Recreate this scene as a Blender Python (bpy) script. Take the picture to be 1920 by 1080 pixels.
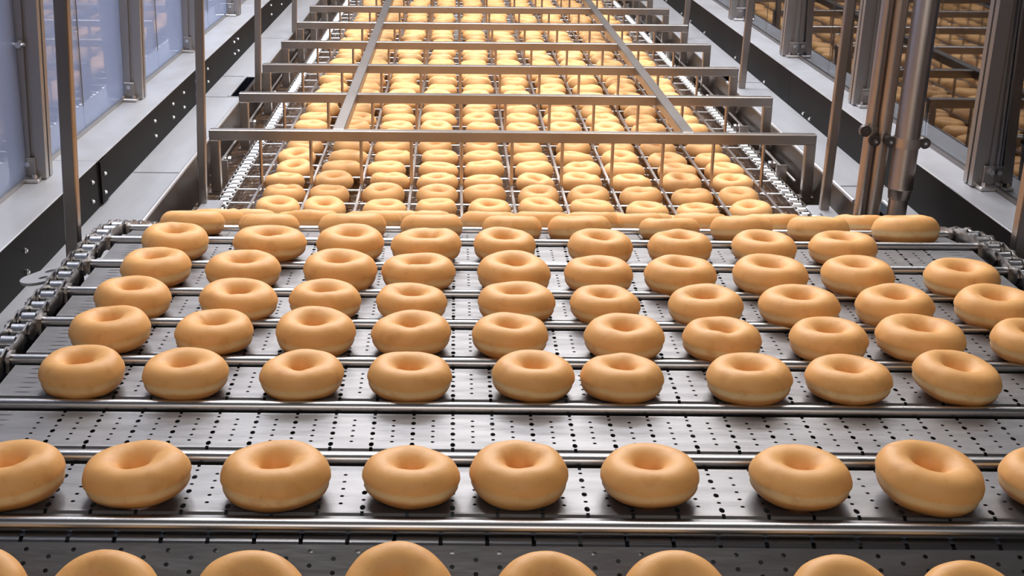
import bpy, bmesh, math, random
from mathutils import Vector, Matrix
random.seed(7)
scene = bpy.context.scene
for o in list(bpy.data.objects): bpy.data.objects.remove(o)
COL = scene.collection
PI = math.pi

# ------------------------------------------------------------------ camera
F = 2600.0; CX = 847.6; CY = 540.0; CAMZ = 0.575
Xc = Vector((1, 0.0085*-1, 0)).normalized()             # world X seen in camera (right, up, forward)
Yc = Vector((7.35, 865, F)).normalized()
Zc = Xc.cross(Yc).normalized()
if Zc.y < 0: Zc = -Zc
right = Vector((Xc.x, Yc.x, Zc.x)); up = Vector((Xc.y, Yc.y, Zc.y)); fwd = Vector((Xc.z, Yc.z, Zc.z))
CAM = Vector((0, 0, CAMZ))
cam = bpy.data.cameras.new('camera'); co = bpy.data.objects.new('camera', cam); COL.objects.link(co)
m = Matrix(((right.x, up.x, -fwd.x, 0), (right.y, up.y, -fwd.y, 0), (right.z, up.z, -fwd.z, CAMZ), (0, 0, 0, 1)))
co.matrix_world = m
cam.sensor_width = 36; cam.lens = F/1920*36; cam.shift_x = (960-CX)/1920; cam.clip_start = 0.01
scene.camera = co

def ray(px, py):
    return (right*(px-CX) + up*(CY-py) + fwd*F).normalized()
def hit_z(px, py, z):
    d = ray(px, py); return CAM + d*((z-CAMZ)/d.z)
def hit_x(px, py, x):
    d = ray(px, py); return CAM + d*(x/d.x)
def hit_y(px, py, y):
    d = ray(px, py); return CAM + d*(y/d.y)
def depth(p): return (p-CAM).dot(fwd)

# ------------------------------------------------------------------ world and lights
w = bpy.data.worlds.new('world'); scene.world = w; w.use_nodes = True
bg = w.node_tree.nodes['Background']; bg.inputs[0].default_value = (.86, .9, 1, 1); bg.inputs[1].default_value = .5
scene.view_settings.view_transform = 'Standard'; scene.view_settings.look = 'None'
scene.view_settings.gamma = 1; scene.view_settings.use_curve_mapping = False
scene.view_settings.exposure = 0.72
def area(name, loc, sx, sy, power, col, aim):
    l = bpy.data.lights.new(name, 'AREA'); l.shape = 'RECTANGLE'; l.size = sx; l.size_y = sy; l.energy = power; l.color = col
    o = bpy.data.objects.new(name, l); COL.objects.link(o); o.location = loc
    o.rotation_euler = (Vector(aim)-Vector(loc)).to_track_quat('-Z', 'Y').to_euler()
    return o
area('ceiling_or_fill_lamp', (0.1, 4.4, 2.15), 2.3, 4.2, 58, (1, .95, .9), (0.1, 4.1, 0))
area('ceiling_or_fill_lamp', (-.45, 6.3, 2.1), .12, 2.0, 12, (1, .97, .95), (-.3, 5.5, 0))
area('ceiling_or_fill_lamp', (.60, 6.3, 2.1), .12, 2.0, 12, (1, .97, .95), (.5, 5.5, 0))
area('ceiling_or_fill_lamp', (-.62, 2.6, 1.9), .35, 1.4, 19, (.95, .97, 1), (-.2, 1.8, 0))
area('ceiling_or_fill_lamp', (.75, 2.9, 1.9), .35, 1.2, 12, (1, .96, .92), (0.15, 1.8, 0))
area('ceiling_or_fill_lamp', (0.1, -.9, 1.35), 1.6, .6, 9, (1, .96, .92), (0.1, 1.4, 0))  # unseen fill behind the camera, added to brighten the near doughnut sides
area('ceiling_or_fill_lamp', (-1.35, 4.2, 2.1), .4, 4.5, 95, (.80, .88, 1), (-1.45, 4.2, 0))  # unseen fill behind the left glass, added to light the wall there

# ------------------------------------------------------------------ materials
def mat(name, color, rough=.5, metal=0.0, bump=None, vary=None, spec=None):
    """bump=(scale, strength, stretch xyz, distance); vary=(color2, scale, lo, hi, stretch)"""
    mt = bpy.data.materials.new(name); mt.use_nodes = True; nt = mt.node_tree; b = nt.nodes['Principled BSDF']
    b.inputs['Base Color'].default_value = (*color, 1); b.inputs['Roughness'].default_value = rough; b.inputs['Metallic'].default_value = metal
    if spec is not None: b.inputs['Specular IOR Level'].default_value = spec
    tc = nt.nodes.new('ShaderNodeTexCoord')
    def mapped(st):
        mp = nt.nodes.new('ShaderNodeMapping'); mp.inputs['Scale'].default_value = st
        nt.links.new(tc.outputs['Object'], mp.inputs[0]); return mp.outputs[0]
    if bump:
        n = nt.nodes.new('ShaderNodeTexNoise'); n.inputs['Scale'].default_value = bump[0]; n.inputs['Detail'].default_value = 3
        nt.links.new(mapped(bump[2]), n.inputs['Vector'])
        bp = nt.nodes.new('ShaderNodeBump'); bp.inputs['Strength'].default_value = bump[1]; bp.inputs['Distance'].default_value = bump[3]
        nt.links.new(n.outputs['Fac'], bp.inputs['Height']); nt.links.new(bp.outputs[0], b.inputs['Normal'])
    if vary:
        n = nt.nodes.new('ShaderNodeTexNoise'); n.inputs['Scale'].default_value = vary[1]; n.inputs['Detail'].default_value = 4
        nt.links.new(mapped(vary[4] if len(vary) > 4 else (1, 1, 1)), n.inputs['Vector'])
        r = nt.nodes.new('ShaderNodeValToRGB'); r.color_ramp.elements[0].position = vary[2]; r.color_ramp.elements[1].position = vary[3]
        r.color_ramp.elements[0].color = (*color, 1); r.color_ramp.elements[1].color = (*vary[0], 1)
        nt.links.new(n.outputs['Fac'], r.inputs[0]); nt.links.new(r.outputs[0], b.inputs['Base Color'])
    return mt
M = {}
M['plate'] = mat('perforated_steel', (.205, .193, .19), .44, .8, (26, .75, (.4, 1.6, 1), .0016), ((.15, .141, .139), 9, .4, .75, (1, 5, 1)))
M['steel'] = mat('brushed_steel', (.66, .62, .60), .3, 1, (60, .15, (1, 1, 1), .0006), ((.55, .5, .47), 14, .35, .7))
M['rod'] = mat('polished_rod_steel', (.50, .48, .475), .33, 1)
M['chain'] = mat('chain_steel', (.42, .39, .37), .28, 1, (90, .4, (1, 1, 1), .0008), ((.22, .19, .17), 60, .4, .7))
M['roller'] = mat('roller_steel', (.8, .79, .78), .22, .9, (80, .2, (1, 1, 1), .0006))
M['frame'] = mat('satin_frame_steel', (.35, .31, .285), .32, .95, (50, .12, (1, 1, 1), .0005), ((.27, .23, .20), 6, .4, .75))
M['pan'] = mat('pan_steel', (.56, .55, .56), .34, .4, (7, .25, (1, .5, 1), .002), ((.46, .45, .46), 5, .35, .75, (4, .6, 1)))
M['shelf'] = mat('shelf_steel', (.54, .53, .54), .36, .4, (12, .25, (1, .5, 1), .0015), ((.43, .41, .40), 7, .4, .8, (2, 1, 1)))
M['black'] = mat('black_beam', (.007, .006, .0055), .6, 0, (30, .1, (1, 1, 1), .001), ((.012, .010, .009), 8, .4, .75), .08)
M['dark'] = mat('dark_trough_metal', (.06, .048, .04), .35, .8, (20, .5, (1, .6, 1), .003), ((.05, .035, .028), 12, .4, .65))
M['nose'] = mat('dark_nose_steel', (.24, .23, .23), .3, .9)
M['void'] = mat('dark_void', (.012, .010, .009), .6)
M['bolt'] = mat('bolt_steel', (.75, .74, .73), .25, 1)
M['alu'] = mat('aluminium_profile', (.36, .335, .32), .38, .85, (40, .1, (1, 1, .1), .0005))
M['pipe'] = mat('pipe_steel', (.50, .43, .38), .38, .95, (18, .12, (1, 1, .25), .001), ((.40, .33, .28), 9, .4, .75, (1, 1, .3)))
M['clamp'] = mat('clamp_steel', (.12, .10, .09), .35, .7)
M['wall_l'] = mat('pale_blue_wall', (.56, .62, .76), .7)
M['wall_r'] = mat('dark_wall', (.05, .05, .055), .6)
M['wall_f'] = mat('far_wall', (.7, .68, .67), .7)
M['floor'] = mat('factory_floor', (.46, .53, .66), .5)
M['ceil'] = mat('ceiling_grey', (.13, .13, .135), .8)

# hot oil: dark, glossy, rippled
mt = mat('frying_oil', (.05, .022, .008), .09, 0, (42, .8, (1, 1, 1), .006), ((.10, .05, .02), 25, .4, .7)); M['oil'] = mt
mt.node_tree.nodes['Principled BSDF'].inputs['Specular IOR Level'].default_value = 1.0

def glass(name, tint, ior, haze=0):
    mt = bpy.data.materials.new(name); mt.use_nodes = True; nt = mt.node_tree; nt.nodes.clear()
    out = nt.nodes.new('ShaderNodeOutputMaterial'); mx = nt.nodes.new('ShaderNodeMixShader')
    tr = nt.nodes.new('ShaderNodeBsdfTransparent'); tr.inputs[0].default_value = (*tint, 1)
    gl = nt.nodes.new('ShaderNodeBsdfGlossy'); gl.inputs['Roughness'].default_value = .025; gl.inputs[0].default_value = (.93, .95, 1, 1)
    fr = nt.nodes.new('ShaderNodeFresnel'); fr.inputs[0].default_value = ior
    nt.links.new(fr.outputs[0], mx.inputs[0]); nt.links.new(tr.outputs[0], mx.inputs[1]); nt.links.new(gl.outputs[0], mx.inputs[2])
    if haze:
        df = nt.nodes.new('ShaderNodeBsdfDiffuse'); df.inputs[0].default_value = (.60, .66, .80, 1); tl = nt.nodes.new('ShaderNodeBsdfTranslucent'); tl.inputs[0].default_value = (.60, .66, .80, 1)
        ad = nt.nodes.new('ShaderNodeMixShader'); nt.links.new(df.outputs[0], ad.inputs[1]); nt.links.new(tl.outputs[0], ad.inputs[2])
        m2 = nt.nodes.new('ShaderNodeMixShader'); m2.inputs[0].default_value = haze; nt.links.new(mx.outputs[0], m2.inputs[1]); nt.links.new(ad.outputs[0], m2.inputs[2])
        nt.links.new(m2.outputs[0], out.inputs[0]); return mt
    nt.links.new(mx.outputs[0], out.inputs[0]); return mt
M['glass_l'] = glass('guard_glass', (.86, .91, 1.0), 1.45, .42)
M['glass_r'] = glass('guard_glass_smoked', (.70, .74, .80), 1.75)

def doughnut_mat(name, top, low, band, bandz, bandw):
    mt = bpy.data.materials.new(name); mt.use_nodes = True; nt = mt.node_tree; b = nt.nodes['Principled BSDF']
    L = nt.links.new
    b.inputs['Roughness'].default_value = .5; b.inputs['Specular IOR Level'].default_value = .3
    b.inputs['Subsurface Weight'].default_value = .05; b.inputs['Subsurface Radius'].default_value = (.9, .45, .2); b.inputs['Subsurface Scale'].default_value = .006
    tc = nt.nodes.new('ShaderNodeTexCoord'); oi = nt.nodes.new('ShaderNodeObjectInfo')
    add = nt.nodes.new('ShaderNodeVectorMath'); add.operation = 'ADD'
    sc = nt.nodes.new('ShaderNodeMath'); sc.operation = 'MULTIPLY'; sc.inputs[1].default_value = 13; L(oi.outputs['Random'], sc.inputs[0])
    L(tc.outputs['Object'], add.inputs[0]); L(sc.outputs[0], add.inputs[1])
    n = nt.nodes.new('ShaderNodeTexNoise'); n.inputs['Scale'].default_value = 30; n.inputs['Detail'].default_value = 4; L(add.outputs[0], n.inputs['Vector'])
    sep = nt.nodes.new('ShaderNodeSeparateXYZ'); L(tc.outputs['Object'], sep.inputs[0])
    # wobble the height a little with the noise
    ma = nt.nodes.new('ShaderNodeMath'); ma.operation = 'MULTIPLY_ADD'; ma.inputs[1].default_value = .006; L(n.outputs['Fac'], ma.inputs[0]); L(sep.outputs['Z'], ma.inputs[2])
    mr = nt.nodes.new('ShaderNodeMapRange'); mr.inputs['From Min'].default_value = -.0155; mr.inputs['From Max'].default_value = .0215; L(ma.outputs[0], mr.inputs[0])
    r = nt.nodes.new('ShaderNodeValToRGB'); cr = r.color_ramp
    cr.elements[0].position = 0; cr.elements[0].color = (*low, 1); cr.elements[1].position = 1; cr.elements[1].color = (*top, 1)
    for p, c in ((bandz-bandw*1.8, low), (bandz-bandw*.6, band), (bandz+bandw*.6, band), (bandz+bandw*1.7, top)):
        e = cr.elements.new(p); e.color = (*c, 1)
    L(mr.outputs[0], r.inputs[0])
    # the pale band is only on the outer flank, not in the hole
    ln = nt.nodes.new('ShaderNodeVectorMath'); ln.operation = 'LENGTH'; L(tc.outputs['Object'], ln.inputs[0])
    mr2 = nt.nodes.new('ShaderNodeMapRange'); mr2.inputs['From Min'].default_value = .026; mr2.inputs['From Max'].default_value = .036; L(ln.outputs['Value'], mr2.inputs[0])
    mx = nt.nodes.new('ShaderNodeMix'); mx.data_type = 'RGBA'; L(mr2.outputs[0], mx.inputs['Factor']); mx.inputs['A'].default_value = (*top, 1); L(r.outputs[0], mx.inputs['B'])
    rb = nt.nodes.new('ShaderNodeMapRange'); rb.inputs['From Min'].default_value = 0; rb.inputs['From Max'].default_value = 1; rb.inputs['To Min'].default_value = .5; rb.inputs['To Max'].default_value = 1.0; L(oi.outputs['Random'], rb.inputs[0])
    mb_ = nt.nodes.new('ShaderNodeMath'); mb_.operation = 'MULTIPLY'; L(mr2.outputs[0], mb_.inputs[0]); L(rb.outputs[0], mb_.inputs[1]); L(mb_.outputs[0], mx.inputs['Factor'])
    # brown blotches and tiny freckles
    n2 = nt.nodes.new('ShaderNodeTexNoise'); n2.inputs['Scale'].default_value = 55; n2.inputs['Detail'].default_value = 5; L(add.outputs[0], n2.inputs['Vector'])
    r2 = nt.nodes.new('ShaderNodeValToRGB'); r2.color_ramp.elements[0].position = .55; r2.color_ramp.elements[1].position = .78
    r2.color_ramp.elements[0].color = (0, 0, 0, 1); r2.color_ramp.elements[1].color = (.5, .5, .5, 1); L(n2.outputs['Fac'], r2.inputs[0])
    mx2 = nt.nodes.new('ShaderNodeMix'); mx2.data_type = 'RGBA'; L(r2.outputs[0], mx2.inputs['Factor']); L(mx.outputs['Result'], mx2.inputs['A'])
    mx2.inputs['B'].default_value = (top[0]*.72, top[1]*.55, top[2]*.42, 1)
    v = nt.nodes.new('ShaderNodeTexVoronoi'); v.inputs['Scale'].default_value = 110; L(add.outputs[0], v.inputs['Vector'])
    r3 = nt.nodes.new('ShaderNodeValToRGB'); r3.color_ramp.elements[0].position = .06; r3.color_ramp.elements[1].position = .14
    r3.color_ramp.elements[0].color = (.45, .45, .45, 1); r3.color_ramp.elements[1].color = (0, 0, 0, 1); L(v.outputs['Distance'], r3.inputs[0])
    ml = nt.nodes.new('ShaderNodeMath'); ml.operation = 'MULTIPLY'; L(r3.outputs[0], ml.inputs[0]); L(n.outputs['Fac'], ml.inputs[1])
    mx3 = nt.nodes.new('ShaderNodeMix'); mx3.data_type = 'RGBA'; L(ml.outputs[0], mx3.inputs['Factor']); L(mx2.outputs['Result'], mx3.inputs['A'])
    mx3.inputs['B'].default_value = (.42, .17, .05, 1)
    L(mx3.outputs['Result'], b.inputs['Base Color'])
    bp = nt.nodes.new('ShaderNodeBump'); bp.inputs['Strength'].default_value = .25; bp.inputs['Distance'].default_value = .0015
    n3 = nt.nodes.new('ShaderNodeTexNoise'); n3.inputs['Scale'].default_value = 90; L(add.outputs[0], n3.inputs['Vector'])
    L(n3.outputs['Fac'], bp.inputs['Height']); L(bp.outputs[0], b.inputs['Normal'])
    return mt
M['dn'] = doughnut_mat('cooked_doughnut', (.90, .455, .15), (.62, .265, .075), (.96, .68, .34), .42, .085)
M['df'] = doughnut_mat('frying_doughnut', (.93, .50, .19), (.78, .36, .11), (.92, .62, .32), .22, .05)

# ------------------------------------------------------------------ mesh helpers
class MB:
    def __init__(s): s.v = []; s.f = []
    def add(s, vs, fs):
        k = len(s.v); s.v += [tuple(p) for p in vs]; s.f += [tuple(i+k for i in f) for f in fs]; return s
    def box(s, x0, x1, y0, y1, z0, z1):
        vs = [(x0,y0,z0),(x1,y0,z0),(x1,y1,z0),(x0,y1,z0),(x0,y0,z1),(x1,y0,z1),(x1,y1,z1),(x0,y1,z1)]
        return s.add(vs, [(3,2,1,0),(4,5,6,7),(0,1,5,4),(1,2,6,5),(2,3,7,6),(3,0,4,7)])
    def bevbox(s, x0, x1, y0, y1, z0, z1, b=.0012):
        bm = bmesh.new(); bmesh.ops.create_cube(bm, size=1)
        for v in bm.verts: v.co = Vector(((x0+x1)/2+v.co.x*(x1-x0), (y0+y1)/2+v.co.y*(y1-y0), (z0+z1)/2+v.co.z*(z1-z0)))
        bmesh.ops.bevel(bm, geom=bm.edges[:], offset=b, segments=1, affect='EDGES')
        bm.verts.index_update()
        s.add([v.co.copy() for v in bm.verts], [[v.index for v in f.verts] for f in bm.faces]); bm.free(); return s
    def tube(s, p0, p1, r0, r1=None, n=12, caps=True):
        r1 = r0 if r1 is None else r1
        p0 = Vector(p0); p1 = Vector(p1); d = (p1-p0).normalized()
        a = d.orthogonal().normalized(); b = d.cross(a)
        vs = [p0+(a*math.cos(2*PI*i/n)+b*math.sin(2*PI*i/n))*r0 for i in range(n)]+[p1+(a*math.cos(2*PI*i/n)+b*math.sin(2*PI*i/n))*r1 for i in range(n)]
        fs = [(i, (i+1)%n, n+(i+1)%n, n+i) for i in range(n)]
        if caps: fs += [tuple(range(n))[::-1], tuple(range(n, 2*n))]
        return s.add(vs, fs)
    def lathe(s, c, prof, n=24):
        """prof: list of (r, z) going up around vertical axis at c"""
        vs = []; fs = []
        for r, z in prof:
            for i in range(n): vs.append((c[0]+r*math.cos(2*PI*i/n), c[1]+r*math.sin(2*PI*i/n), c[2]+z))
        for j in range(len(prof)-1):
            for i in range(n): fs.append((j*n+i, j*n+(i+1)%n, (j+1)*n+(i+1)%n, (j+1)*n+i))
        fs.append(tuple(range(n))[::-1]); fs.append(tuple((len(prof)-1)*n+i for i in range(n)))
        return s.add(vs, fs)
    def prism(s, poly, axis, a0, a1):
        """poly: 2D points, extruded along axis 'x','y','z'"""
        def P(u, v, w): return {'x': (w, u, v), 'y': (u, w, v), 'z': (u, v, w)}[axis]
        n = len(poly); vs = [P(u, v, a0) for u, v in poly]+[P(u, v, a1) for u, v in poly]
        return s.add(vs, [tuple(range(n)), tuple(range(n, 2*n))[::-1]]+[(i, i+n, (i+1)%n+n, (i+1)%n) for i in range(n)])
    def mesh(s, name, m_, smooth=False):
        me = bpy.data.meshes.new(name); me.from_pydata(s.v, [], s.f); me.materials.append(m_)
        bm = bmesh.new(); bm.from_mesh(me); bmesh.ops.recalc_face_normals(bm, faces=bm.faces); bm.to_mesh(me); bm.free()
        if smooth:
            me.polygons.foreach_set('use_smooth', [True]*len(me.polygons))
            try: me.set_sharp_from_angle(angle=math.radians(40))
            except Exception: pass
        me.update(); return me
    def build(s, name, m_, parent=None, smooth=False, loc=None):
        me = s.mesh(name, m_, smooth)
        return link(name, me, parent, loc)
def link(name, me, parent=None, loc=None, rot=None, scale=None):
    o = bpy.data.objects.new(name, me); COL.objects.link(o)
    if parent: o.parent = parent
    if loc is not None: o.location = loc
    if rot is not None: o.rotation_euler = rot
    if scale is not None: o.scale = scale
    return o
def tag(o, label=None, cat=None, group=None, kind=None):
    if label: o['label'] = label
    if cat: o['category'] = cat
    if group: o['group'] = group
    if kind: o['kind'] = kind
    return o
def empty(name, loc=(0, 0, 0)):
    o = bpy.data.objects.new(name, None); COL.objects.link(o); o.location = loc; o.empty_display_size = .05; return o

# ------------------------------------------------------------------ room
def struct(name, mb, m_): return tag(mb.build(name, m_), kind='structure')
RX0, RX1, RY0, RY1, RZ0, RZ1 = -1.75, 1.95, -1.6, 8.6, -.75, 2.3
struct('floor', MB().box(RX0, RX1, RY0, RY1, RZ0-.05, RZ0), M['floor'])
struct('ceiling', MB().box(RX0, RX1, RY0, RY1, RZ1, RZ1+.05), M['ceil'])
struct('wall_left', MB().box(RX0-.05, RX0, RY0, RY1, RZ0, RZ1), M['wall_l'])
struct('wall_right', MB().box(RX1, RX1+.05, RY0, RY1, RZ0, RZ1), M['wall_r'])
struct('wall_far', MB().box(RX0, RX1, RY1, RY1+.05, RZ0, RZ1), M['wall_f'])
struct('wall_near', MB().box(RX0, RX1, RY0-.05, RY0, RZ0, RZ1), M['wall_r'])

# ------------------------------------------------------------------ side frames, shelves, pans
ZT = CAMZ-.598; ZL = CAMZ-.688       # beam top and bottom / pan level
BL, BR = -.667, .881                  # inner beam faces
YE = 7.4                              # far end
YN = .9
def bolt_mesh():
    mb = MB(); mb.tube((0, 0, 0), (.0025, 0, 0), .0055, n=10); mb.tube((.0025, 0, 0), (.006, 0, 0), .0042, .0036, n=6); return mb.mesh('bolt', M['bolt'])
BOLT = bolt_mesh()
def side(left):
    s = -1 if left else 1
    X = BL if left else BR
    nm = 'left' if left else 'right'
    root = empty('machine_side', (X, YN, ZL-.05))
    tag(root, 'black side beam with steel shelf on top, running along the %s of the fryer' % nm, 'frame')
    inv = Vector(root.location)
    def B(mb, name, m_, **k):
        mb.v = [tuple(Vector(v)-inv) for v in mb.v]; return mb.build(name, m_, root, **k)
    seams = [YN, 2.533, 4.9, YE] if left else [YN, 3.62, 5.6, YE]
    for a, b in zip(seams, seams[1:]):
        mb = MB(); x0, x1 = sorted((X, X+s*.006)); mb.box(x0, x1, a+.0015, b-.0015, ZL, ZT-.002)
        B(mb, 'beam', M['black'])
        mb = MB(); x0, x1 = sorted((X-s*.0015, X+s*.30)); mb.bevbox(x0, x1, a+.0015, b-.0015, ZT-.003, ZT, .0009)
        B(mb, 'shelf_panel', M['shelf'])
    # lower return so that the shelf is not a sheet hung in the air
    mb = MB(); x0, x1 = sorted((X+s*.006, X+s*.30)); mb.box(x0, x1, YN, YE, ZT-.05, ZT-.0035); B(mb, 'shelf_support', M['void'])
    if left:
        for y in (2.50, 2.575): pass
        mb = MB(); mb.box(X, X+.004, 2.545, 2.60, ZL+.004, ZT-.006); B(mb, 'splice_plate', M['black'])
        px = [(289,227),(291,255),(323,195),(324,220),(343,174),(344,201),(366,153),(367,177),(388,129),(389,153),(438,79),(445,73),(439,101),(446,95),(507,10),(508,27),(527,8),(192,325),(193,360),(172,342),(173,378),(46,470),(50,510)]
    else:
        px = [(1507,213),(1519,223),(1279,26),(1322,61),(1380,108),(1434,154),(1296,40),(1250,5)]
    for q in px:
        p = hit_x(q[0], q[1], X); p.z = min(max(p.z, ZL+.009), ZT-.01)
        o = link('bolt', BOLT, root, p-inv+Vector((.0035 if left and 2.545 < p.y < 2.6 else 0, 0, 0)), (0, 0, PI if not left else 0), (.8, .8, .8))
    return root
side(True); side(False)

def pan(left):
    s = -1 if left else 1
    Xb = BL if left else BR
    Xi = -.562 if left else .780
    root = empty('drip_tray', (Xb, YN, ZL-.004)); inv = Vector(root.location)
    tag(root, 'pale steel drip pan between the %s black beam and the fryer trough' % ('left' if left else 'right'), 'pan')
    if left: pieces = [(YN, 2.30, Xi), (2.30, 2.81, Xi), (2.81, 3.66, Xi), (3.66, 3.98, -.597), (3.98, 4.74, Xi), (4.74, 6.0, Xi), (6.0, YE, Xi)]
    else: pieces = [(YN, 2.62, .838), (2.62, 2.745, Xi), (2.745, 3.95, Xi), (3.95, 4.15, .812), (4.15, 4.74, Xi), (4.74, 6.0, Xi), (6.0, YE, Xi)]
    for a, b, xi in pieces:
        mb = MB(); x0, x1 = sorted((xi, Xb+s*.01)); mb.bevbox(x0, x1, a+.0008, b-.0008, ZL-.003, ZL, .0007)
        mb.tube((xi+s*.002, a, ZL+.001), (xi+s*.002, b, ZL+.001), .0042, n=8)   # rolled inner lip
        mb.v = [tuple(Vector(v)-inv) for v in mb.v]; mb.build('pan_panel', M['pan'], root)
        if b not in (YE,):
            mb = MB(); mb.box(min(xi, Xb)+.002, max(xi, Xb)-.002, b-.002, b+.002, ZL-.001, ZL+.002); mb.v = [tuple(Vector(v)-inv) for v in mb.v]
            mb.build('pan_seam', M['pan'], root)
    return root
pan(True); pan(False)

def trough():
    root = empty('fryer_trough', (.125, 2.6, -.36)); inv = Vector(root.location)
    tag(root, 'dark steel fryer trough holding the oil under the lanes', 'trough')
    def B(mb, name, m_): mb.v = [tuple(Vector(v)-inv) for v in mb.v]; return mb.build(name, m_, root)
    for s, xi in ((-1, -.560), (1, .778)):
        # sloping side wall, lower ledge
        mb = MB(); mb.prism([(xi+s*.002, ZL-.002), (xi-s*.018, -.205), (xi-s*.018, -.36), (xi+s*.012, -.36), (xi+s*.012, ZL-.002)], 'y', 2.45, YE); B(mb, 'side_wall', M['dark'])
        mb = MB(); x0, x1 = sorted((xi-s*.018, xi-s*.052)); mb.box(x0, x1, 2.62, YE, -.215, -.2); B(mb, 'side_ledge', M['dark'])
        xr = xi-s*.066
        mb = MB(); mb.box(xr-.003, xr+.003, 2.70, YE, -.205, -.178); B(mb, 'chain_guard', M['steel'])
        mb = MB(); mb.tube((xi-s*.030, 2.95, -.155), (xi-s*.030, 6.8, -.155), .003, n=8); B(mb, 'side_rod', M['rod'])
        for k in range(9):
            y = 3.02+.425*k
            mb = MB(); mb.box(xi-s*.045-.012, xi-s*.045+.012, y, y+.006, -.2, -.135); B(mb, 'bracket', M['steel'])
            mb = MB(); mb.tube((xi-s*.02-s*.0, y+.16, -.17), (xi-s*.04, y+.16, -.17), .008, n=10); B(mb, 'nozzle', M['steel'])
    mb = MB(); mb.box(-.58, .80, 2.45, YE, -.37, -.36); B(mb, 'trough_floor', M['dark'])
    for x0, x1 in ((-.66, -.54), (.76, .875)):  # near-black fillers added below the gaps, hiding the floor so they look shaded
        mb = MB(); mb.box(x0, x1, 1.0, 2.44, -.25, -.205); B(mb, 'dark_gap_filler', M['void'])
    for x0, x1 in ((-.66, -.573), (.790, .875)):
        mb = MB(); mb.box(x0, x1, 1.0, YE, -.2, -.165); B(mb, 'dark_gap_filler', M['void'])
    # cover plates where the chains leave the oil
    for x0, x1 in ((-.513, -.469), (.724, .775)):
        mb = MB(); mb.bevbox(x0, x1, 2.64, 2.755, -.163, -.155, .003); B(mb, 'cover_plate', M['pan'])
    return root
trough()
# oil
mb = MB(); mb.box(-.55, .76, 2.46, YE-.02, -.355, -.19)
tag(mb.build('frying_oil', M['oil']), 'dark glossy hot oil under the floating doughnuts', 'oil', kind='stuff')

# ------------------------------------------------------------------ roller chain builder
def roller_mesh(r, wd):
    mb = MB(); mb.tube((-wd/2, 0, 0), (wd/2, 0, 0), r, n=14); mb.tube((-wd/2-.005, 0, 0), (wd/2+.005, 0, 0), r*.35, n=8); return mb.mesh('roller', M['roller'], True)
def link_mesh(L, h, wd, wide):
    """pair of side plates with waisted outline, spanning one pitch in +Y"""
    mb = MB(); pts = []
    n = 6
    for i in range(n+1):
        a = PI/2+PI*i/n; pts.append((math.cos(a)*h/2, math.sin(a)*h/2))
    pts.append((L/2, -h*.36))
    for i in range(n+1):
        a = -PI/2+PI*i/n; pts.append((L+math.cos(a)*h/2, math.sin(a)*h/2))
    pts.append((L/2, h*.36))
    off = wd/2+(.0045 if wide else .0015)
    mb.prism(pts, 'x', -off-.0025, -off); mb.prism(pts, 'x', off, off+.0025)
    return mb.mesh('link', M['chain'])

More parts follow.
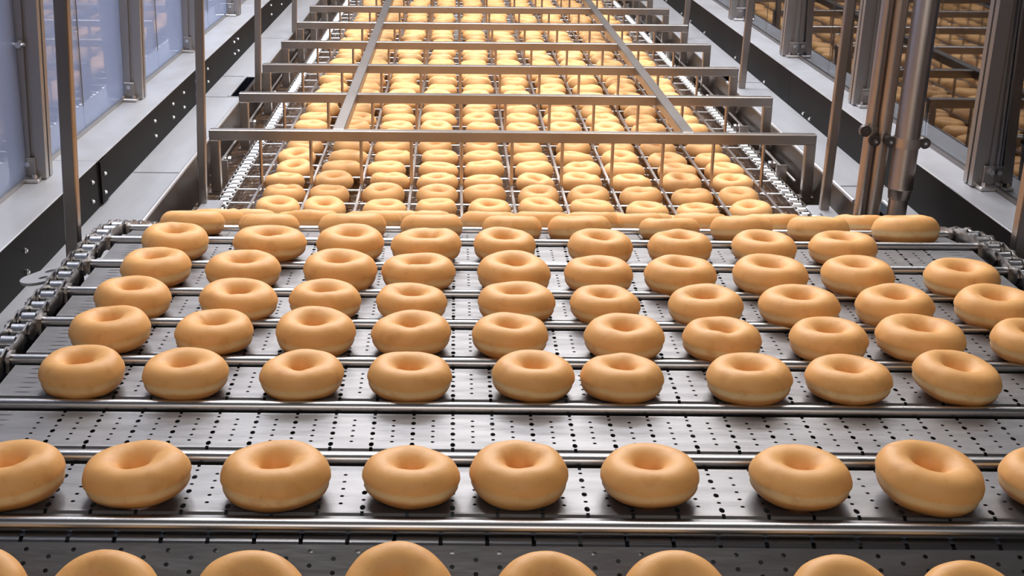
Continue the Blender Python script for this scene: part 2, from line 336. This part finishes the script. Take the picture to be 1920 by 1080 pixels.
# ------------------------------------------------------------------ near perforated conveyor
def zbelt(y):
    if y <= 1.945: return 0.0
    if y <= 2.05: return -(y-1.945)*.14
    return max(-.0147-(y-2.05)*.30, -.166)
RODS = [1.072, 1.206, 1.330, 1.457, 1.583, 1.700, 1.818, 1.934, 2.045, 2.165, 2.287, 2.409, 2.531, 2.653]
PX0, PX1 = -.488, .752
def plate_mesh(pitch, name, big=False):
    m_ = M['plate']
    mb = MB(); col = .02; ncol = int(round((PX1-PX0)/col)); cell = (pitch*.97-.0165-.027)/6
    t0 = .0165
    def flat(x0, x1, ta, tb, z=0.0): mb.add([(x0, -ta, z), (x1, -ta, z), (x1, -tb, z), (x0, -tb, z)], [(0, 1, 2, 3)])
    def holed(x0, x1, ta, tb, hx, hy, z=0.0):
        cx = (x0+x1)/2; cy = (ta+tb)/2
        c = [(x0, ta), (x1, ta), (x1, tb), (x0, tb)]
        o = [(cx+hx*math.cos(PI/8+PI/4*i), cy+hy*math.sin(PI/8+PI/4*i)) for i in range(8)]   # 0: right-bottom...
        vs = [(a, -b, z) for a, b in c]+[(a, -b, z) for a, b in o]
        # corners: 0 (-x,-t) 1 (+x,-t) 2 (+x,+t) 3 (-x,+t); octagon i=0..7 at 22.5+45i deg in (x,t)
        O = lambda i: 4+i % 8
        fs = [(2, O(1), O(0)), (1, 2, O(0), O(7)), (1, O(7), O(6)), (0, 1, O(6), O(5)), (0, O(5), O(4)), (3, 0, O(4), O(3)), (3, O(3), O(2)), (2, 3, O(2), O(1))]
        mb.add(vs, fs)
    rs = .0020 if not big else .0022
    for i in range(ncol):
        x0 = PX0+i*col; x1 = x0+col
        edge = i < 3 or i >= ncol-3
        if edge:
            for k in range(6):
                if i in (1, ncol-2) : holed(x0, x1, t0+k*cell, t0+(k+1)*cell, .0095, .0009)
                else: flat(x0, x1, t0+k*cell, t0+(k+1)*cell)
        elif i % 2 == 0:
            for k in range(6):
                if k % 2 == 0: holed(x0, x1, t0+k*cell, t0+(k+1)*cell, rs, rs)
                else: holed(x0, x1, t0+k*cell, t0+(k+1)*cell, rs if big else rs if big else .0026, rs if big else .0050 if k == 5 else .0042)
        else:
            flat(x0, x1, t0, t0+cell/2)
            for k in range(5): holed(x0, x1, t0+(k+.5)*cell, t0+(k+1.5)*cell, rs, rs)
            flat(x0, x1, t0+5.5*cell, t0+6*cell)
        # rolled back edge, step and front strip; slots cut at every second column
        te = t0+6*cell
        roll = [(.0072, -.011), (.0082, -.006), (.0105, -.0018), (.0135, .0004), (.0165, 0)]
        step = [(te, 0), (te+.0012, -.0018)]
        g = .0016 if i % 2 == 0 and not edge else 0
        for prof in (roll, ):
            if big: break
            for (ta, za), (tb, zb) in zip(prof, prof[1:]):
                for a, b in ((x0, (x0+x1)/2-g), ((x0+x1)/2+g, x1)):
                    mb.add([(a, -ta, za), (b, -ta, za), (b, -tb, zb), (a, -tb, zb)], [(0, 1, 2, 3)])
        fr = [(te, 0), (te+.0025, -.0004), (te+.0045, -.0022), (te+.0052, -.0055)]
        for (ta, za), (tb, zb) in zip(fr, fr[1:]):
            for a, b in ((x0, (x0+x1)/2-g), ((x0+x1)/2+g, x1)):
                mb.add([(a, -ta, za), (b, -ta, za), (b, -tb, zb), (a, -tb, zb)], [(0, 1, 2, 3)])
        ts = te+.0062; tf = pitch-.0085
        if i % 2 == 1 and not edge: holed(x0, x1, ts, tf, rs, min(rs, (tf-ts)*.3), -.0018)
        else: flat(x0, x1, ts, tf, -.0018)
        mb.add([(x0, -tf, -.0018), (x1, -tf, -.0018), (x1, -tf-.003, -.008), (x0, -tf-.003, -.008)], [(0, 1, 2, 3)])
    return mb.mesh(name, M['plate'])
def conveyor():
    root = empty('discharge_conveyor', (.1325, 1.5, -.03)); inv = Vector(root.location)
    tag(root, 'perforated steel plate conveyor with cross rods and roller chains in the foreground', 'conveyor')
    rod = MB(); rod.tube((PX0-.016, 0, 0), (PX1+.016, 0, 0), .0066, n=20); rme = rod.mesh('cross_rod', M['rod'], True)
    cache = {}
    for k, y in enumerate(RODS):
        z = zbelt(y)+.0005
        # the incline narrows a little towards the oil
        link('cross_rod', rme, root, Vector((0, y, z))-inv)
    for a, b in zip(RODS[1:], RODS):          # a far rod, b near rod
        za, zb = zbelt(a), zbelt(b); L = math.hypot(a-b, za-zb); key = round(L, 4)
        if key not in cache: cache[key] = plate_mesh(L, 'perforated_plate')
        link('perforated_plate', cache[key], root, Vector((0, a, za-.001))-inv, (math.atan2(za-zb, a-b), 0, 0))
    # descending flights at the near end
    ang = math.radians(31)
    p = Vector((0, 1.0475, -.004)); big = plate_mesh(.128, 'perforated_plate_large', True)
    for k in range(2):
        q = p+Vector((0, -math.cos(ang), -math.sin(ang)))*(.128*k)
        link('perforated_plate', big, root, q-inv+Vector((0, .0165*math.cos(ang), .0165*math.sin(ang))), (ang, 0, 0))
        if k: link('cross_rod', rme, root, q-inv+Vector((0, .004, .0)))
    # dark curved apron seen between the last rod and the descending flight
    cyl = [(1.066+.0165*math.cos(a), -.0225+.0165*math.sin(a)) for a in [math.radians(150-12*i) if False else math.radians(20+i*12) for i in range(12)]]
    mb = MB(); nx = int((PX1-PX0)/.04)
    for i in range(nx):
        x0 = PX0+i*.04+.0018; x1 = PX0+(i+1)*.04-.0018
        for (ya, za), (yb, zb) in zip(cyl, cyl[1:]): mb.add([(x0, ya, za), (x1, ya, za), (x1, yb, zb), (x0, yb, zb)], [(0, 1, 2, 3)])
    mb.v = [tuple(Vector(v)-inv) for v in mb.v]; mb.build('slotted_nose', M['nose'], root, True)
    # dark backing added beneath the plates so their holes look shaded
    mb = MB(); mb.box(PX0+.002, PX1-.002, 1.085, 1.95, -.05, -.022); mb.v = [tuple(Vector(v)-inv) for v in mb.v]; mb.build('dark_hole_backing', M['void'], root)
    mb = MB(); mb.prism([(1.95, -.022), (2.05, -.036), (2.66, -.178), (2.66, -.2), (2.05, -.07), (1.95, -.05)], 'x', -.47, .72); mb.v = [tuple(Vector(v)-inv) for v in mb.v]; mb.build('dark_hole_backing', M['void'], root)
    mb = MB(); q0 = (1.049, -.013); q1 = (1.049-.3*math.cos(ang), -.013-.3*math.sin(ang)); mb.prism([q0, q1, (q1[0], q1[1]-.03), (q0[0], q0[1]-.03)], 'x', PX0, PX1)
    mb.v = [tuple(Vector(v)-inv) for v in mb.v]; mb.build('dark_hole_backing', M['void'], root)
    # chains
    P = .0413; RM = roller_mesh(.0085, .0165); LW = link_mesh(P, .022, .0165, True); LN = link_mesh(P, .022, .0165, False)
    att = MB(); att.prism([(-.016, -.012), (.016, -.012), (.012, .006), (.004, .009), (-.004, .009), (-.012, .006)], 'x', 0, .004); att.tube((-.004, 0, -.002), (.008, 0, -.002), .006, n=10)
    AM = att.mesh('attachment', M['chain'])
    for s, xa, xb in ((-1, -.513, -.478), (1, .778, .722)):
        ch = empty('conveyor_chain'); ch.parent = root
        y = 1.09; pts = []
        while y < 2.70:
            x = xa+(xb-xa)*max(0, (y-2.0)/.7); pts.append(Vector((x, y, zbelt(y)+.003)))
            dz = zbelt(y+P)-zbelt(y); y += math.sqrt(max(P*P-dz*dz, 1e-6))
        for i, q in enumerate(pts):
            link('roller', RM, ch, q-inv)
            if i+1 < len(pts):
                d = pts[i+1]-q
                link('link', LW if i % 2 else LN, ch, q-inv, (math.atan2(d.z, d.y), 0, math.atan2(-d.x, d.y)))
        for k, y in enumerate(RODS[:-1]):
            if y > 2.66: break
            x = xa+(xb-xa)*max(0, (y-2.0)/.7)
            link('attachment', AM, ch, Vector((x-s*.0145-(.004 if s < 0 else 0)+(0 if s > 0 else .004)-(.004 if s > 0 else 0), y, zbelt(y)+.002))-inv)
    return root
conveyor()
# holed lug plate beside the left chain
p = hit_z(110, 509, -.012)
mb = MB(); outl = []
for i in range(13):
    a = PI/2+PI*i/12; outl.append((-.022+.016*math.cos(a), .016*math.sin(a)))
outl += [(.03, -.016), (.03, .016)]
bm = bmesh.new()
def holed_plate(outline, holes, th):
    me = bpy.data.curves.new('tmp', 'CURVE'); me.dimensions = '2D'; me.fill_mode = 'BOTH'; me.extrude = th/2
    for pts in [outline]+holes:
        sp = me.splines.new('POLY'); sp.points.add(len(pts)-1); sp.use_cyclic_u = True
        for q, c in zip(sp.points, pts): q.co = (c[0], c[1], 0, 1)
    o = bpy.data.objects.new('tmp', me); COL.objects.link(o)
    dg = bpy.context.evaluated_depsgraph_get(); r = bpy.data.meshes.new_from_object(o.evaluated_get(dg)); bpy.data.objects.remove(o); return r
bm.free()
hole = lambda cx, cy, rx, ry: [(cx+rx*math.cos(2*PI*i/12), cy+ry*math.sin(2*PI*i/12)) for i in range(12)]
lme = holed_plate(outl, [hole(-.02, -.005, .0045, .0035), hole(-.005, .006, .0055, .0035)], .004); lme.materials.clear(); lme.materials.append(M['shelf'])
lug = link('lug_plate', lme, None, p, (0, 0, math.radians(61)), (1.75, 1.2, 1))
tag(lug, 'small pale rounded steel lug with two holes beside the left chain', 'bracket')
# supports under the near conveyor (side rails) so that the belt is carried
for s, x, lb in ((-1, -.540, 'left'), (1, .808, 'right')):
    mb = MB(); mb.box(x-.004, x+.004, 1.0, 1.92, -.16, -.028)
    tag(mb.build('chain_rail', M['dark']), 'dark steel side rail under the %s chain of the near conveyor' % lb, 'rail')

# ------------------------------------------------------------------ fryer chain conveyor
FP = .112; FY0 = 2.771
def fryer_conveyor():
    root = empty('fryer_conveyor', (.122, 2.75, -.19)); inv = Vector(root.location)
    tag(root, 'fryer conveyor of thin cross rods between two bright roller chains', 'conveyor')
    mb = MB(); mb.tube((-.462, 0, 0), (.704, 0, 0), .0021, n=8); rme = mb.mesh('flight_rod', M['roller'], True)
    for k in range(-1, 38):
        link('flight_rod', rme, root, Vector((0, FY0+FP*k, -.166))-inv)
    P = FP/3; RM = roller_mesh(.0085, .017); LW = link_mesh(P, .015, .017, True)
    for x in (-.474, .716):
        ch = empty('fryer_chain'); ch.parent = root
        for i in range(112):
            q = Vector((x, 2.722+P*i, -.17)); link('roller', RM, ch, q-inv)
            link('link', LW, ch, q-inv)
    return root
fryer_conveyor()

# ------------------------------------------------------------------ lane guide rack above the fryer
def rack():
    root = empty('lane_guide_rack', (.125, 2.88, -.19)); inv = Vector(root.location)
    tag(root, 'steel guide rack of square crossbars, two long rails and thin lane bars over the fryer', 'rack')
    zt = -.034; bw = .0225; X0, X1 = -.515, .765
    mb = MB(); mb.bevbox(X0, X1, 0, bw*.95, -bw, 0, .0016); CB = mb.mesh('crossbar', M['frame'])
    mb = MB(); mb.bevbox(-.0105, .0105, 0, .02, -.135, -bw+.001, .0014); LG = mb.mesh('leg', M['frame'])
    mb = MB(); mb.box(-.016, .016, -.005, .025, -.14, -.135); FT = mb.mesh('foot', M['frame'])
    mb = MB(); mb.tube((0, .010, -bw), (0, .010, -.118), .0036, n=8); HG = mb.mesh('hanger', M['pipe'], True)
    for k in range(10):
        y = 2.87+.425*k
        c = link('crossbar', CB, root, Vector((0, y, zt))-inv)
        for x in (X0+.0105, X1-.0105):
            link('leg', LG, c, (x, 0, 0)); link('foot', FT, c, (x, 0, -.0))
        for j in range(11): link('hanger', HG, c, (-.408+.1065*j, 0, 0))
    for xa in (-.243, .497):
        mb = MB(); mb.bevbox(xa-.0125, xa+.0125, 2.875+bw*.5, 6.9, zt-.022, zt+.0012, .0014); mb.v = [tuple(Vector(v)-inv) for v in mb.v]; mb.build('long_rail', M['frame'], root)
    for j in range(11):
        x = -.408+.1065*j
        mb = MB(); mb.bevbox(x-.003, x+.003, 2.60, 6.9, -.156, -.150, .0008); mb.v = [tuple(Vector(v)-inv) for v in mb.v]; mb.build('lane_bar', M['steel'], root)
    return root
rack()

# ------------------------------------------------------------------ thin uprights
LEAN = .030          # the whole superstructure leans slightly to the right, as in the photograph
def upright(px, py, y, w_, z0, lab):
    p = hit_y(px, py, y); mb = MB(); mb.bevbox(-w_/2, w_/2, -w_/2, w_/2, 0, 2.15-z0, .0015)
    o = mb.build('upright_post', M['frame'], None, loc=(p.x-LEAN*(p.z-z0), y, z0)); o.rotation_euler = (0, LEAN, 0)
    return tag(o, lab, 'post')
ordw = ['nearest', 'second nearest', 'third nearest', 'fourth nearest', 'fifth nearest']
for i, (px, py, y) in enumerate(((139, 470, 1.95), (380, 360, 2.73), (484, 150, 3.86), (552, 50, 4.86))):
    upright(px, py, y, .0195 if i == 0 else .0165, -.12 if i == 0 else -.215, '%s thin square steel upright on the left side of the fryer' % ordw[i])
for i, (px, py, y) in enumerate(((1908, 480, 1.94), (1546, 380, 2.72), (1392, 150, 3.86), (1286, 50, 4.80))):
    upright(px, py, y, .021 if i == 0 else .0175, -.12 if i == 0 else -.215, '%s thin square steel upright on the right side of the fryer' % ordw[i])

# ------------------------------------------------------------------ guard posts and panes
def profile_poly(w_, d, g=.004):
    """square extrusion with a slot groove in the middle of each face"""
    a, b = w_/2, d/2
    return [(-a, -b), (-g, -b), (-g, -b+.008), (g, -b+.008), (g, -b), (a, -b), (a, -g), (a-.008, -g), (a-.008, g), (a, g), (a, b),
            (g, b), (g, b-.008), (-g, b-.008), (-g, b), (-a, b), (-a, g), (-a+.008, g), (-a+.008, -g), (-a, -g)]
def guard_post(x, y, s, lab, wide=False):
    root = empty('guard_post', (x, y, ZT))
    root.rotation_euler = (0, LEAN*.9, 0)
    tag(root, lab, 'post')
    mb = MB(); mb.prism(profile_poly(.045, .042), 'z', .002, 2.15); mb.build('profile', M['alu'], root)
    if wide:
        mb = MB(); mb.prism(profile_poly(.04, .042), 'z', .002, 2.15); mb.build('profile', M['alu'], root, loc=(s*.0435, -.004, 0))
    mb = MB(); mb.bevbox(-.022, .022, -.05, -.0215, 0, .007, .0015); mb.build('foot_bracket', M['steel'], root, loc=(s*.006, 0, 0))
    mb = MB(); mb.bevbox(-.012, .012, -.0265, -.0215, .007, .04, .001); mb.build('angle_bracket', M['alu'], root, loc=(s*.006, 0, 0))
    for dx, dy, dz, ax in ((-.012, -.036, .007, 'z'), (.012, -.036, .007, 'z'), (s*.0, -.0265, .030, 'y')):
        mb = MB()
        if ax == 'z': mb.tube((0, 0, 0), (0, 0, .006), .005, .0042, n=8)
        else: mb.tube((0, 0, 0), (0, -.007, 0), .0055, .0045, n=8)
        mb.build('bolt', M['bolt'], root, loc=(dx+s*.006, dy, dz))
    return root
PY = [2.405, 3.16, 3.88, 4.65, 5.43]
for i, y in enumerate(PY):
    guard_post(-.733-(.008 if i == 0 else 0), y, -1, '%s grooved aluminium guard post on the left shelf' % ordw[i], i == 0)
    guard_post(.934+(.004 if i == 0 else 0), y, 1, '%s grooved aluminium guard post on the right shelf' % ordw[i], i == 0)
# handles / side bolts seen half way up the nearest posts
for s, px, lb in ((-1, (37, 83), 'left'), (1, (1906, 152), 'right')):
    p = hit_y(px[0], px[1], 2.375)
    mb = MB(); mb.tube((0, 0, 0), (0, -.012, 0), .007, .0055, n=8); mb.tube((-.010, -.004, 0), (.010, -.004, 0), .003, n=6)
    tag(mb.build('side_bolt', M['bolt'], None, loc=p), 'bright bolt half way up the nearest %s guard post' % lb, 'bolt')
def pane(x, ya, yb, g, lab):
    root = empty('glass_guard', (x, (ya+yb)/2, ZT)); tag(root, lab, 'glass panel')
    ym = (ya+yb)/2
    for a, b, dx in ((ya, ym, 0), (ym, yb, .0)):
        mb = MB(); mb.box(-.0015+dx, .0015+dx, a-ym+.001, b-ym-.001, .008, 2.1); mb.build('glass_sheet', g, root)
    mb = MB(); mb.box(-.0022, .0022, -.0014, .0014, .055, 2.1); mb.build('joint_strip', M['clamp'], root)
    mb = MB(); mb.box(-.005, .005, ya-ym, yb-ym, 0, .008); mb.build('bottom_seal', M['clamp'] if x > 0 else M['alu'], root)
ys = [1.2]+PY+[7.2]
bay = ['nearest', 'second', 'third', 'fourth', 'fifth', 'farthest']
for i in range(6):
    a, b = ys[i]+(.023 if i else 0), ys[i+1]-.023
    pane(-.752, a, b, M['glass_l'], '%s bluish glass guard panel on the left shelf' % bay[i])
    pane(.953, a, b, M['glass_r'], '%s reflecting glass guard panel on the right shelf' % bay[i])

# ------------------------------------------------------------------ vertical pipes on the right
def pipes():
    Y = 2.5
    def at(px, py): return hit_y(px, py, Y)
    def X(px, py): return at(px, py).x
    specs = [(1612, 400, .0105, 'slimmest vertical steel pipe, leftmost of the pipe bundle'), (1637, 400, .0155, 'middle vertical steel pipe of the bundle on the right')]
    for i, (px, py, r, lb) in enumerate(specs):
        x = X(px, py); y = Y+(.004 if i == 0 else .012)
        root = empty('steam_pipe', (x, y, -.19)); root.rotation_euler = (0, LEAN, 0); root.location.x += -LEAN*(hit_y(px, py, y).z+.19); tag(root, lb, 'pipe')
        mb = MB(); mb.tube((0, 0, 0), (0, 0, 2.35), r, n=24); mb.build('pipe', M['pipe'], root, True)
        zc = hit_y(1640, (243, 262)[i], Y).z+.19
        mb = MB(); mb.tube((0, 0, zc-.006), (0, 0, zc+.006), r+.002, n=24); mb.build('clamp_band', M['pipe'], root, True)
        mb = MB(); mb.tube((0, -r-.012, zc), (0, -r+.001, zc), .0105, n=12); mb.tube((0, -r-.016, zc), (0, -r-.012, zc), .006, n=8)
        mb.build('clamp_knob', M['clamp'], root, True, loc=((-r-.004, -r*.0, 0)))
        if i == 1:
            mb = MB(); mb.tube((0, 0, 0), (0, -.004, 0), .003, n=8); mb.build('bolt', M['bolt'], root, loc=(-r-.004, -r-.016, zc))
    x = X(1674, 400); r = .0225
    root = empty('steam_pipe', (x+.003, Y-.018, -.19)); tag(root, 'thickest vertical steel pipe, stepping down to a narrow end', 'pipe')
    root.rotation_euler = (0, LEAN, 0); root.location.x += -LEAN*.17
    z1 = hit_y(1675, 350, Y).z+.19; z2 = hit_y(1675, 368, Y).z+.19
    mb = MB(); mb.lathe((0, 0, 0), [(.0175, 0), (.0175, z2), (.0195, z2+.001), (.0215, z1), (r+.001, z1+.002), (r, z1+.006), (r, 2.35)], 28); mb.build('pipe', M['pipe'], root, True)
    zc = hit_y(1690, 262, Y).z+.19
    mb = MB(); mb.tube((0, 0, zc-.009), (0, 0, zc+.009), r+.0025, n=28); mb.build('clamp_band', M['pipe'], root, True)
    for sx in (-1, 1):
        mb = MB(); mb.tube((sx*(r+.001), 0, zc), (sx*(r+.012), 0, zc), .005, n=10); mb.tube((sx*(r+.009), -.008, zc), (sx*(r+.009), .008, zc), .0105, n=12); mb.build('clamp_knob', M['clamp'], root, True)
        mb = MB(); mb.tube((0, 0, 0), (0, -.004, 0), .003, n=8); mb.build('bolt', M['bolt'], root, loc=(sx*(r+.009), -.008, zc))
pipes()

# ------------------------------------------------------------------ doughnuts
from mathutils import noise
def doughnut_mesh(name, seed, nu, nv, m_, amp=1.0):
    rnd = random.Random(seed); off = Vector((rnd.uniform(0, 50), rnd.uniform(0, 50), rnd.uniform(0, 50)))
    Rm = .0272+rnd.uniform(-.001, .001); a = .0178; b = .0186+rnd.uniform(-.0012, .0008)
    hx = rnd.uniform(-.0015, .0015); hy = rnd.uniform(-.0015, .0015); ec = rnd.uniform(-.04, .04)*amp
    hole_el = rnd.uniform(.85, 1.15); vs = []; fs = []
    dent_u = rnd.uniform(0, 2*PI); dent = rnd.uniform(.0, .0022)*amp
    for i in range(nu):
        u = 2*PI*i/nu; cu, su = math.cos(u), math.sin(u)
        low = noise.noise(Vector((cu*1.1, su*1.1, 0))+off)
        thick = 1+.05*amp*low
        for j in range(nv):
            v = 2*PI*j/nv; cv, sv = math.cos(v), math.sin(v)
            ex = 1.0 if sv > 0 else .86
            z = b*(1 if sv >= 0 else -1)*abs(sv)**ex*thick
            r = Rm+a*cv*(1.0 if cv > 0 else .98)
            if sv > 0: r += .0012*sv*sv                  # domed crown leans outwards
            # waist line: shallow crease under the pale band
            if cv > 0:
                r -= .0011*math.exp(-((z+.0035)/.0022)**2)
                r += .0007*math.exp(-((z-.0012)/.004)**2)
            if sv < 0: z = max(z, -b*.93)
            inner = max(0, -cv)
            x = r*cu*(1+ec)+hx*inner; y = r*su*(1-ec)*(1+(hole_el-1)*inner*.25)+hy*inner
            p = Vector((x, y, z))
            n1 = noise.noise(p*28+off); n2 = noise.noise(p*75+off)
            nrm = Vector((cu*cv, su*cv, sv))
            p += nrm*(.0014*n1+.0004*n2)*amp
            dd = math.cos(u-dent_u)
            if dd > .9 and sv > 0: p -= nrm*dent*(dd-.9)*10*sv
            vs.append(p)
    for i in range(nu):
        for j in range(nv):
            fs.append((i*nv+j, ((i+1) % nu)*nv+j, ((i+1) % nu)*nv+(j+1) % nv, i*nv+(j+1) % nv))
    me = bpy.data.meshes.new(name); me.from_pydata(vs, [], fs); me.materials.append(m_)
    me.polygons.foreach_set('use_smooth', [True]*len(fs)); me.update(); return me
NEAR = [doughnut_mesh('doughnut_near', 100+i, 84, 36, M['dn']) for i in range(10)]
MID = [doughnut_mesh('doughnut_fryer', 300+i, 32, 16, M['df'], 1.25) for i in range(9)]
rd = random.Random(11)
def put(me, p, sc, tilt=(0, 0), lab='', grp='', zs=1.0):
    # spin first (individual look), then tilt in world axes
    R = Matrix.Rotation(tilt[0], 3, 'X') @ Matrix.Rotation(tilt[1], 3, 'Y') @ Matrix.Rotation(rd.uniform(0, 2*PI), 3, 'Z')
    o = link('doughnut', me, None, p, R.to_euler(), (sc, sc, sc*zs*rd.uniform(.95, 1.04)))
    tag(o, lab, 'doughnut', grp); return o
N = ['first', 'second', 'third', 'fourth', 'fifth', 'sixth', 'seventh', 'eighth', 'ninth', 'tenth']
ROWS = [
 ('nearest whole row', [(22,893,195),(257,893,196),(518,893,198),(771,894,186),(973,889,184),(1218,892,184),(1500,897,193),(1741,902,197),(1966,901,188)]),
 ('second whole row', [(154,698,162),(347,702,161),(566,703,154),(769,706,152),(999,706,158),(1166,708,154),(1404,711,160),(1590,712,160),(1793,712,158)]),
 ('third whole row', [(207,621,155),(402,624,150),(591,625,150),(771,626,147),(956,630,145),(1170,634,154),(1353,637,145),(1553,637,146),(1725,638,161),(1938,644,152)]),
 ('fourth whole row', [(249,560,141),(447,564,143),(609,564,135),(771,567,133),(969,568,140),(1134,572,135),(1323,575,138),(1497,576,143),(1677,577,145),(1868,579,146)]),
 ('fifth whole row', [(292,505,138),(456,508,134),(637,510,138),(785,512,133),(963,515,137),(1122,516,131),(1275,518,134),(1444,518,137),(1608,520,139),(1803,523,133)]),
 ('row just before the crest', [(329,457,130),(506,461,131),(657,461,127),(799,466,128),(946,463,114),(1125,467,125),(1274,466,118),(1432,467,118),(1580,470,126)]),
]
extra = {(0, 1): (.0, -.10), (0, 4): (.05, .0), (0, 7): (.07, .10), (0, 6): (-.05, .02), (1, 8): (.06, .10), (1, 0): (.02, -.04), (1, 4): (.02, .05), (2, 0): (0, -.07), (0, 0): (.02, -.09), (0, 8): (0, .06), (5, 4): (.05, 0)}
k = 0
for ri, (rn, row) in enumerate(ROWS):
    for i, (px, py, wd) in enumerate(row):
        p = hit_z(px, py, .0185)
        sc = wd*depth(p)/F/.0905
        ex = extra.get((ri, i), (rd.uniform(-.035, .035), rd.uniform(-.035, .035)))
        p.z = .0178*sc+abs(ex[0])*.02+abs(ex[1])*.02
        if ri == 5: p.z += .002
        put(NEAR[k % 10], p, sc, ex, 'golden ring doughnut, %s from left in the %s on the plates' % (N[i], rn), 'doughnuts on the perforated conveyor'); k += 3
# descending row at the bottom of the picture
ang = math.radians(31)
for i, (px, top) in enumerate(((-55, 1030), (192, 1031), (470, 1031), (744, 1022), (1033, 1031), (1270, 1031), (1581, 1031), (1824, 1043))):
    base = Vector((0, 1.045, -.004)); t = .062+(top-1031)*.0005
    q = base+Vector((0, -math.cos(ang), -math.sin(ang)))*t+Vector((0, -math.sin(ang), math.cos(ang)))*.0192
    r_ = ray(px, 1130); x = r_.x/r_.y*q.y
    put(NEAR[k % 10], Vector((x, q.y, q.z)), 1.0 if i != 3 else 1.04, (ang, 0), 'golden doughnut cut by the bottom edge of the picture, %s from the left' % N[i], 'doughnuts on the perforated conveyor'); k += 3
# crest row, seen edge on
crest = [(361,419,116),(505,424,118),(661,425,124),(809,426,118),(960,429,114),(1087,429,117),(1255,430,108),(1390,430,117),(1534,431,116),(1697,431,121)]
for i, (px, py, wd) in enumerate(crest):
    p = hit_y(px, py, 1.995); sc = wd*depth(p)/F/.0905
    put(NEAR[k % 10], p, sc, (-.235+rd.uniform(-.03, .03), rd.uniform(-.03, .03)), 'golden doughnut seen edge on, %s from the left along the crest of the conveyor' % N[i], 'doughnuts on the perforated conveyor'); k += 3
# rows climbing out of the oil behind the crest
for r in range(5):
    y = 2.105+.1215*r
    for j in range(10):
        t = (y-1.995)/.72; x = (-.375+.1125*j)*(1-t)*1.02+(-.36+.1075*j)*t+rd.uniform(-.008, .008)
        if r == 0: x = hit_y([408, 585, 700, 915, 1015, 1112, 1195, 1312, 1455, 1612][j], 412, y).x
        if r == 1: x = hit_y([470, 590, 745, 800, 925, 1020, 1130, 1215, 1320, 1440][j], 406, y).x
        z = zbelt(y)+.0175-(.003 if r == 0 else 0) if r < 4 else -.164
        put(NEAR[k % 10] if r < 1 else MID[k % 9], Vector((x, y, z)), .97 if r < 3 else .95, (-.29 if r < 3 else (-.2 if r == 3 else -.02), rd.uniform(-.04, .04)),
            'partly hidden doughnut on the incline, %s row behind the crest, %s from the left' % (N[r], N[j]), 'doughnuts climbing out of the oil', .97 if r < 3 else .88); k += 3
# fryer lanes
DY0 = 2.715
def fry_pos(r, j):
    return Vector((-.36+.1075*j+rd.uniform(-.009, .009), DY0+FP*r+rd.uniform(-.008, .008), -.163+rd.uniform(-.001, .001)))
for r in range(17):
    for j in range(10):
        p = fry_pos(r, j)
        put(MID[rd.randrange(9)], p, rd.uniform(.95, 1.02), (rd.uniform(-.09, .09), rd.uniform(-.07, .07)),
            'pale golden doughnut floating in the %s lane from the left, row %s behind the incline' % (N[j], ['one','two','three','four','five','six','seven','eight','nine','ten','eleven','twelve','thirteen','fourteen','fifteen','sixteen','seventeen'][r]), 'doughnuts floating in the fryer lanes', 1.04)
# the remaining far rows, joined
vs = []; fs = []
LOW = [doughnut_mesh('doughnut_far', 500+i, 18, 10, M['df'], 1.2) for i in range(4)]
for r in range(17, 38):
    for j in range(10):
        p = fry_pos(r, j); me = LOW[rd.randrange(4)]; R = Matrix.Rotation(rd.uniform(-.08, .08), 3, 'X') @ Matrix.Rotation(rd.uniform(-.06, .06), 3, 'Y') @ Matrix.Rotation(rd.uniform(0, 6.28), 3, 'Z')
        s = rd.uniform(.9, .99); b0 = len(vs)
        vs += [p+(R @ v.co)*s for v in me.vertices]; fs += [tuple(i+b0 for i in f.vertices) for f in me.polygons]
o0 = Vector((.125, 4.6, -.16))
me = bpy.data.meshes.new('far_doughnuts'); me.from_pydata([v-o0 for v in vs], [], fs); me.materials.append(mat('far_doughnut_crust', (.93, .51, .195), .5, 0, None, ((.72, .34, .10), 18, .5, .8)))
me.polygons.foreach_set('use_smooth', [True]*len(fs)); me.update()
tag(link('doughnuts', me, None, o0), 'mass of pale golden doughnuts in the farthest fryer rows at the top', 'doughnuts', kind='stuff')
